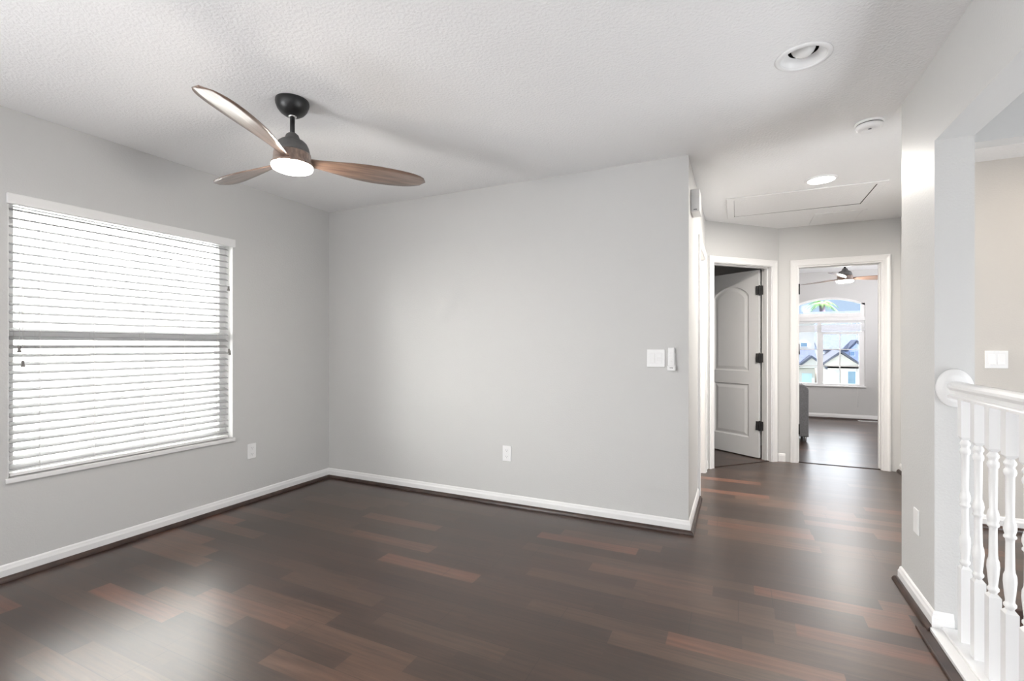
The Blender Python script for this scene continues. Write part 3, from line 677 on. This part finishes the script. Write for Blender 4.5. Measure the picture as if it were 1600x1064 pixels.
make_switch('white double switch with dimmer on the back wall beside the fan remote', (-0.491, YB-0.0003, 1.128), PI, True)
make_switch('white double rocker switch on the warm-tinted landing wall', (1.545, YLND-0.0003, 1.118), PI, False)
cr_ = thing('remote_cradle', 'white wall cradle holding the fan remote by the hall corner', 'holder', (-0.391, YB-0.0003, 1.090), (0, 0, PI))
bm = B(); rbx(bm, -0.024, 0.024, 0, 0.005, -0.040, 0.075, 0.003, 2); mesh('back_plate', bm, 'plastic', cr_)
bm = B(); rbx(bm, -0.026, 0.026, 0.0052, 0.026, -0.041, -0.036, 0.002, 2); rbx(bm, -0.026, -0.0225, 0.0052, 0.026, -0.036, -0.006, 0.0015, 2); rbx(bm, 0.0225, 0.026, 0.0052, 0.026, -0.036, -0.006, 0.0015, 2); rbx(bm, -0.0225, 0.0225, 0.0225, 0.026, -0.036, -0.010, 0.0015, 2); mesh('pocket', bm, 'plastic', cr_)
rm = thing('remote_control', 'slim white fan remote standing in the wall cradle', 'remote', (-0.391, YB-0.006, 1.126), (0, 0, PI))
bm = B(); rbx(bm, -0.021, 0.021, 0, 0.016, -0.071, 0.073, 0.007, 4); mesh('body', bm, 'plastic', rm, smooth=True)
for (x, z) in ((-0.009, 0.050), (0.009, 0.050), (-0.009, 0.032), (0.009, 0.032), (-0.009, 0.014), (0.009, 0.014), (0.0, -0.004), (0.0, -0.022)):
    bm = B(); rbx(bm, x-0.006, x+0.006, 0.0155, 0.0172, z-0.005, z+0.005, 0.0007, 1); mesh('button', bm, 'plastic', rm)
bm = B()
for k, (a, b) in enumerate(((-0.010, -0.006), (-0.005, -0.0015), (-0.0005, 0.003), (0.004, 0.007), (0.008, 0.010))): bx(bm, a, b, 0.0200, 0.0203, -0.003 if k else -0.004, 0.0025)
lg = mesh('logo', bm, 'grey_mark', cr_, (0, 0.0061, -0.023)); lg['label'] = 'small grey maker mark'

ch = thing('door_chime', 'white door chime box high on the hall wall by the corner', 'door chime', (XH+0.0003, 3.50, 2.185))
bm = B(); rbx(bm, 0, 0.056, -0.085, 0.085, -0.075, 0.075, 0.005, 3); mesh('cover', bm, 'plastic', ch)
bm = B(); bx(bm, 0.018, 0.040, -0.0855, -0.0846, -0.066, -0.060); mesh('sound_slot', bm, 'grey_mark', ch)

# ------------------------------------------------------------------ bedroom: window, blind, chair, vent
w2 = thing('window_2', 'arched white bedroom window with grid panes', 'window', kind='structure')
YG0, YG1 = YBED+0.012, YBED+0.07
bm = B()
bx(bm, AX0, AX0+0.04, YG0, YG1, AZ0, ASP); bx(bm, AX1-0.045, AX1, YG0, YG1, AZ0, ASP); bx(bm, AX0+0.04, AX1-0.045, YG0, YG1, AZ0, AZ0+0.05)
n = 24
for k in range(n):
    xa, xb = AX0+(AX1-AX0)*k/n, AX0+(AX1-AX0)*(k+1)/n
    prism(bm, [(xa, arch(xa)-0.035), (xb, arch(xb)-0.035), (xb, arch(xb)), (xa, arch(xa))], lambda p: (p[0], YG0, p[1]), lambda p: (p[0], YG1, p[1]))
mesh('window_frame', bm, 'trim', w2)
bm = B(); bx(bm, AX0+0.04, AX1-0.045, YG0-0.01, YG1, 1.585, 1.745); mesh('transom_bar', bm, 'trim', w2)
bm = B(); bx(bm, 1.205, 1.262, YG0-0.005, YG1, AZ0+0.05, 1.585); bx(bm, 1.262, AX1-0.045, YG0, YG1-0.01, 1.40, 1.44); bx(bm, 1.262, 1.285, YG0, YG1-0.01, AZ0+0.05, 1.40); bx(bm, 1.785, AX1-0.045, YG0, YG1-0.01, AZ0+0.05, 1.40); mesh('sash', bm, 'trim', w2)
bm = B()
for z in (1.148, 0.872): bx(bm, AX0+0.04, AX1-0.045, YG0+0.02, YG0+0.030, z-0.008, z+0.008)
bx(bm, 1.516, 1.532, YG0+0.018, YG0+0.032, AZ0+0.05, 1.44); mesh('muntins', bm, 'trim', w2)
bm = B(); bx(bm, AX0+0.04, AX1-0.045, YG0+0.034, YG0+0.037, AZ0+0.05, 1.585)
n = 12
for k in range(n):
    xa, xb = AX0+0.03+(AX1-AX0-0.06)*k/n, AX0+0.03+(AX1-AX0-0.06)*(k+1)/n
    prism(bm, [(xa, 1.745), (xb, 1.745), (xb, arch(xb)-0.03), (xa, arch(xa)-0.03)], lambda p: (p[0], YG0+0.034, p[1]), lambda p: (p[0], YG0+0.037, p[1]))
mesh('glass_pane', bm, 'glass', w2)
bm = B(); rbx(bm, AX0-0.015, AX1+0.012, YBED-0.030, YG0, AZ0+0.0005, AZ0+0.022, 0.004, 2); mesh('window_sill', bm, 'trim', w2)
b2 = thing('window_blind', 'raised blind bunched crookedly under the arch of the bedroom window', 'blind', (1.375, YBED-0.026, 1.62))
bm = B(); rbx(bm, -0.475, 0.475, -0.020, 0.018, 0.0, 0.055, 0.004, 2); mesh('headrail', bm, 'trim', b2)
bm = B()
for k in range(9): rbx(bm, -0.470, 0.470, -0.024, 0.024, -0.175+0.0125*k, -0.166+0.0125*k, 0.002, 1, Matrix.Rotation(-0.022+0.0*k, 4, 'Y'))
mesh('slats', bm, 'plastic', b2)
for x in (-0.3, 0.3):
    bm = B(); tube(bm, [(x, 0, 0.0), (x, 0, -0.06)], 0.0015, 6); mesh('ladder_cord', bm, 'cord', b2)
bm = B(); tube(bm, [(0.366, -0.026, 0.01), (0.367, -0.027, -0.6), (0.372, -0.04, -1.12), (0.372, -0.045, -1.40)], 0.0022, 6); mesh('pull_cord', bm, 'cord', b2)

ac = thing('armchair', 'grey fabric armchair edge showing at the left of the bedroom doorway', 'armchair', (0.35, 7.06, 0))
def rounded(w_, h_, r, n=6):
    p = [(0, 0), (w_, 0)]
    for k in range(n+1): a = PI/2*k/n; p.append((w_-r+r*math.cos(PI/2*0+a), h_-r+r*math.sin(a)))
    for k in range(n+1): a = PI/2+PI/2*k/n; p.append((r+r*math.cos(a), h_-r+r*math.sin(a)))
    return p
def slab(bm, poly, yA, yB, x0, z0):
    t = bmesh.new(); prism(t, poly, lambda p: (p[0]+x0, yA, p[1]+z0), lambda p: (p[0]+x0, yB, p[1]+z0))
    bmesh.ops.recalc_face_normals(t, faces=t.faces[:])
    bmesh.ops.bevel(t, geom=[e for e in t.edges if abs(e.verts[0].co.y-e.verts[1].co.y) < 1e-6], offset=0.012, segments=3, profile=0.5, affect='EDGES'); merge(bm, t)
bm = B(); slab(bm, rounded(0.20, 0.655, 0.075), -0.03, 0.36, 0.255, 0.06); mesh('backrest', bm, 'fabric', ac)
bm = B(); slab(bm, rounded(0.62, 0.50, 0.05), -0.035, 0.045, -0.37, 0.06); mesh('armrest', bm, 'fabric', ac)
bm = B(); slab(bm, rounded(0.62, 0.50, 0.05), 0.36, 0.44, -0.37, 0.06); mesh('armrest', bm, 'fabric', ac)
bm = B(); slab(bm, rounded(0.60, 0.17, 0.03), 0.05, 0.355, -0.36, 0.22); mesh('seat_cushion', bm, 'fabric', ac)
bm = B(); bx(bm, -0.35, 0.25, 0.05, 0.355, 0.06, 0.215); mesh('seat_base', bm, 'fabric', ac)
for (x, y) in ((0.42, 0.0), (0.42, 0.33), (-0.33, 0.0), (-0.33, 0.40)):
    bm = B(); lathe(bm, [(0.012, 0), (0.014, 0.004), (0.020, 0.0625)], 16, (x, y, 0)); mesh('leg', bm, 'greymetal', ac)
fv = thing('floor_vent', 'white floor register against the bedroom baseboard', 'vent', (1.90, 9.345, 0))
bm = B(); rbx(bm, -0.15, 0.15, -0.045, 0.045, 0, 0.006, 0.002, 1); mesh('vent_frame', bm, 'plastic', fv)
bm = B()
for k in range(12): x = -0.13+0.26*(k+0.5)/12; bx(bm, x-0.005, x+0.005, -0.033, 0.033, 0.0055, 0.0065)
mesh('vent_slots', bm, 'grey_mark', fv)

# lamps of the neighbouring rooms
lamp('lit_room_lamp', 'POINT', (-1.1, 4.4, 2.0), 45, (1.0, 0.91, 0.80), radius=0.12)
lamp('landing_lamp', 'AREA', (2.0, 3.6, H-0.02), 2, (1.0, 0.86, 0.72), 0.18, rot=(0, 0, 0), shape='DISK')

# ------------------------------------------------------------------ outdoors
bm = B(); bx(bm, -40, 60, 10.2, 80, -2.95, -2.8); struct('ground', bm, 'grass', label='lawn and street level outside', cat='ground')
bm = B(); bx(bm, -40, 60, 14, 21, -2.8, -2.78); struct('road', bm, 'asphalt', label='asphalt street in front of the houses', cat='road')
nb = thing('neighbour_house', 'white sunlit side of the house next door behind the left window blind', 'house', (-7.2, 2.5, -2.8))
bm = B(); bx(bm, -6, 0, -14, 11, 0, 8.15); mesh('wall', bm, 'stucco_white', nb)
bm = B(); bx(bm, -6.4, 0.45, -14.4, 11.4, 8.15, 8.32); mesh('eave', bm, 'stucco_white', nb)
bm = B(); prism(bm, [(0.5, 8.32), (-3.0, 9.5), (-6.5, 8.32)], lambda p: (p[0], -14.5, p[1]), lambda p: (p[0], 11.5, p[1])); mesh('roof', bm, 'shingle_l', nb)

def gable_roof(bm, x0, x1, y0, y1, ze, zr, ov=0.35):
    """ridge along Y, gable facing the camera"""
    xm = (x0+x1)/2; t = 0.12
    for (xa, sg) in ((x0, 1), (x1, -1)):
        sl = (zr-ze)/((x1-x0)/2); xo = xa-sg*ov; zo = ze-sl*ov
        prism(bm, [(xo, zo), (xm, zr), (xm, zr+t), (xo, zo+t)], lambda p: (p[0], y0-ov, p[1]), lambda p: (p[0], y1+0.1, p[1]))
def gable_wall(bm, x0, x1, y, ze, zr, th=0.15):
    prism(bm, [(x0, ze), (x1, ze), ((x0+x1)/2, zr)], lambda p: (p[0], y, p[1]), lambda p: (p[0], y+th, p[1]))
# right house: two storey body behind, garage wing with gable in front
hr = thing('house', 'blue grey house with garage gable across the street, right side of the bedroom window', 'house', (4.5, 28, -2.8))
R0 = Vector((4.5, 28, -2.8))
def rp_(x, y, z): return (x-R0.x, y-R0.y, z-R0.z)
bm = B(); bx(bm, -0.75, 0.85, 0.0, 5, 0, 3.0); bx(bm, -0.75, 0.85, 0.0, 5, 2.9, 3.04); gable_wall(bm, -0.75, 0.85, 0.0, 3.03, 3.62); mesh('garage_wall', bm, 'stucco_cream', hr)
bm = B(); gable_roof(bm, -0.75, 0.85, 0.0, 3.0, 3.02, 3.66, 0.10); mesh('garage_roof', bm, 'shingle_l', hr)
bm = B(); bx(bm, -0.67, -0.02, -0.04, 0.02, 0, 2.80); mesh('garage_door', bm, 'garage', hr)
bm = B(); bx(bm, 0.30, 0.66, -0.04, 0.02, 1.2, 2.80); wf = mesh('window', bm, 'trim', hr)
bm = B(); bx(bm, 0.33, 0.63, -0.05, -0.041, 1.25, 2.76); mesh('pane', bm, 'pane_dark', wf)
bm = B(); bx(bm, 0.85, 6.0, 1.0, 8, 0, 2.85); bx(bm, -0.2, 6.0, 3.0, 10, 2.8, 3.74); mesh('wall', bm, 'stucco_blue', hr)
bm = B(); prism(bm, [(-0.6, 3.70), (6.4, 3.70), (6.4, 3.84), (-0.6, 3.84)], lambda p: (p[0], 2.6, p[1]), lambda p: (p[0], 9.0, p[1]+2.4))
mesh('roof', bm, 'shingle', hr)
bm = B(); bx(bm, 0.93, 1.16, 2.96, 3.02, 3.45, 3.70); wf = mesh('window', bm, 'trim', hr)
bm = B(); bx(bm, 0.95, 1.14, 2.945, 2.958, 3.47, 3.68); mesh('pane', bm, 'pane_dark', wf)
bm = B(); gable_wall(bm, 0.80, 1.50, 2.5, 3.76, 4.16); bx(bm, 0.80, 1.50, 2.5, 3.0, 3.70, 3.76); mesh('dormer_wall', bm, 'stucco_blue', hr)
bm = B(); gable_roof(bm, 0.80, 1.50, 2.5, 5.0, 3.78, 4.2, 0.08); mesh('dormer_roof', bm, 'shingle', hr)
# left house
hl = thing('house', 'cream two storey house across the street, left side of the bedroom window', 'house', (1.6, 26, -2.8))
bm = B(); bx(bm, -4.0, 1.75, 1.2, 8, 0, 5.2); bx(bm, -4.0, 1.62, 0.0, 1.2, 0, 2.95); mesh('wall', bm, 'stucco_cream', hl)
bm = B(); prism(bm, [(-4.3, 2.98), (1.75, 2.98), (1.75, 3.10), (-4.3, 3.10)], lambda p: (p[0], -0.3, p[1]), lambda p: (p[0], 1.2, p[1]+0.75)); mesh('porch_roof', bm, 'shingle', hl)
bm = B(); gable_wall(bm, 0.9, 2.0, -0.32, 2.98, 3.45); mesh('gable', bm, 'stucco_cream', hl)
bm = B(); gable_roof(bm, 0.9, 2.0, -0.32, 1.0, 2.98, 3.45, 0.06); mesh('gable_roof', bm, 'shingle_l', hl)
bm = B(); prism(bm, [(-4.3, 5.2), (2.0, 5.2), (2.0, 5.34), (-4.3, 5.34)], lambda p: (p[0], 0.9, p[1]), lambda p: (p[0], 5.0, p[1]+0.45)); mesh('roof', bm, 'shingle', hl)
bm = B(); bx(bm, 1.16, 1.46, 1.15, 1.22, 3.95, 4.17); wf = mesh('window', bm, 'trim', hl)
bm = B(); bx(bm, 1.18, 1.44, 1.135, 1.149, 3.97, 4.15); mesh('pane', bm, 'pane_dark', wf)
bm = B(); bx(bm, 1.10, 1.50, -0.05, 0.02, 0.0, 2.72); mesh('front_door', bm, 'garage', hl)

# added unseen window frames with closed panes, put where the fill lamps are
def added_window(n, label, axis, pos, sgn, a0, a1, z0, z1):
    t = thing('window_%d' % n, label, 'window', kind='structure')
    bm = B(); pb = B()
    def b(bm_, u0, u1, za, zb, d0, d1):
        lo, hi = sorted((pos+sgn*d0, pos+sgn*d1))
        if axis == 'y': bx(bm_, u0, u1, lo, hi, za, zb)
        else: bx(bm_, lo, hi, u0, u1, za, zb)
    f = 0.05; m_ = (a0+a1)/2
    b(bm, a0, a0+f, z0, z1, 0.001, 0.025); b(bm, a1-f, a1, z0, z1, 0.001, 0.025); b(bm, a0+f, a1-f, z0, z0+f, 0.001, 0.025); b(bm, a0+f, a1-f, z1-f, z1, 0.001, 0.025); b(bm, m_-0.02, m_+0.02, z0+f, z1-f, 0.001, 0.022)
    mesh('window_frame', bm, 'trim', t)
    b(pb, a0+f, m_-0.02, z0+f, z1-f, 0.001, 0.008); b(pb, m_+0.02, a1-f, z0+f, z1-f, 0.001, 0.008); mesh('frosted_pane', pb, 'bulb', t)
added_window(3, 'added unseen window frame on the closed rear wall by the fill lamp', 'y', -4.0, 1, -3.3, 0.4, 0.4, 2.25)
added_window(4, 'added unseen window frame on the left wall behind its fill lamp', 'x', XL, 1, -2.15, -0.65, 0.5, 2.0)
added_window(5, 'added unseen window frame on the stairwell wall behind its fill lamp', 'x', 2.6, -1, 1.2, 2.8, 0.0, 1.6)
added_window(6, 'added unseen window frame on the bedroom side wall behind its fill lamp', 'x', 3.4, -1, 6.75, 8.45, 0.7, 2.1)
# palm behind the garage gable
pm = thing('palm_tree', 'tall palm rising behind the houses into the arched window', 'palm tree', (5.55, 40.5, -2.8))
bm = B(); tube(bm, [(0, 0, 0), (0.03, 0, 2.4), (-0.02, 0, 4.8), (-0.10, 0, 6.95)], [0.24, 0.20, 0.19, 0.17], 14); mesh('trunk', bm, 'bark', pm)
bm = B(); top = Vector((-0.10, 0, 7.0))
for k in range(17):
    az_ = 2*PI*k/17*1.0+random.uniform(-.15, .15); el = random.uniform(0.05, 1.1); Ln = random.uniform(1.0, 1.35)
    prev = None
    for i in range(15):
        s = i/14; r = Ln*s*math.cos(el*(1-s*0.3)); z = Ln*(math.sin(el)*s*1.1 - 0.95*s*s)
        c = top + Vector((r*math.cos(az_), r*math.sin(az_), z))
        side = Vector((-math.sin(az_), math.cos(az_), 0)); wl = 0.30*math.sin(PI*min(1, s*0.9+0.1))
        out = Vector((math.cos(az_), math.sin(az_), -0.5))
        if i > 1:
            for sg in (1, -1):
                tip = c + side*sg*wl + out*0.14 + Vector((0, 0, -0.10))
                a = bm.verts.new(c - out*0.03); b = bm.verts.new(c + out*0.03); d = bm.verts.new(tip); e_ = bm.verts.new(c - out*0.01+Vector((0, 0, -0.012)))
                bm.faces.new((a, b, d)); bm.faces.new((a, d, e_)); bm.faces.new((b, e_, d))
mesh('fronds', bm, 'frond', pm)
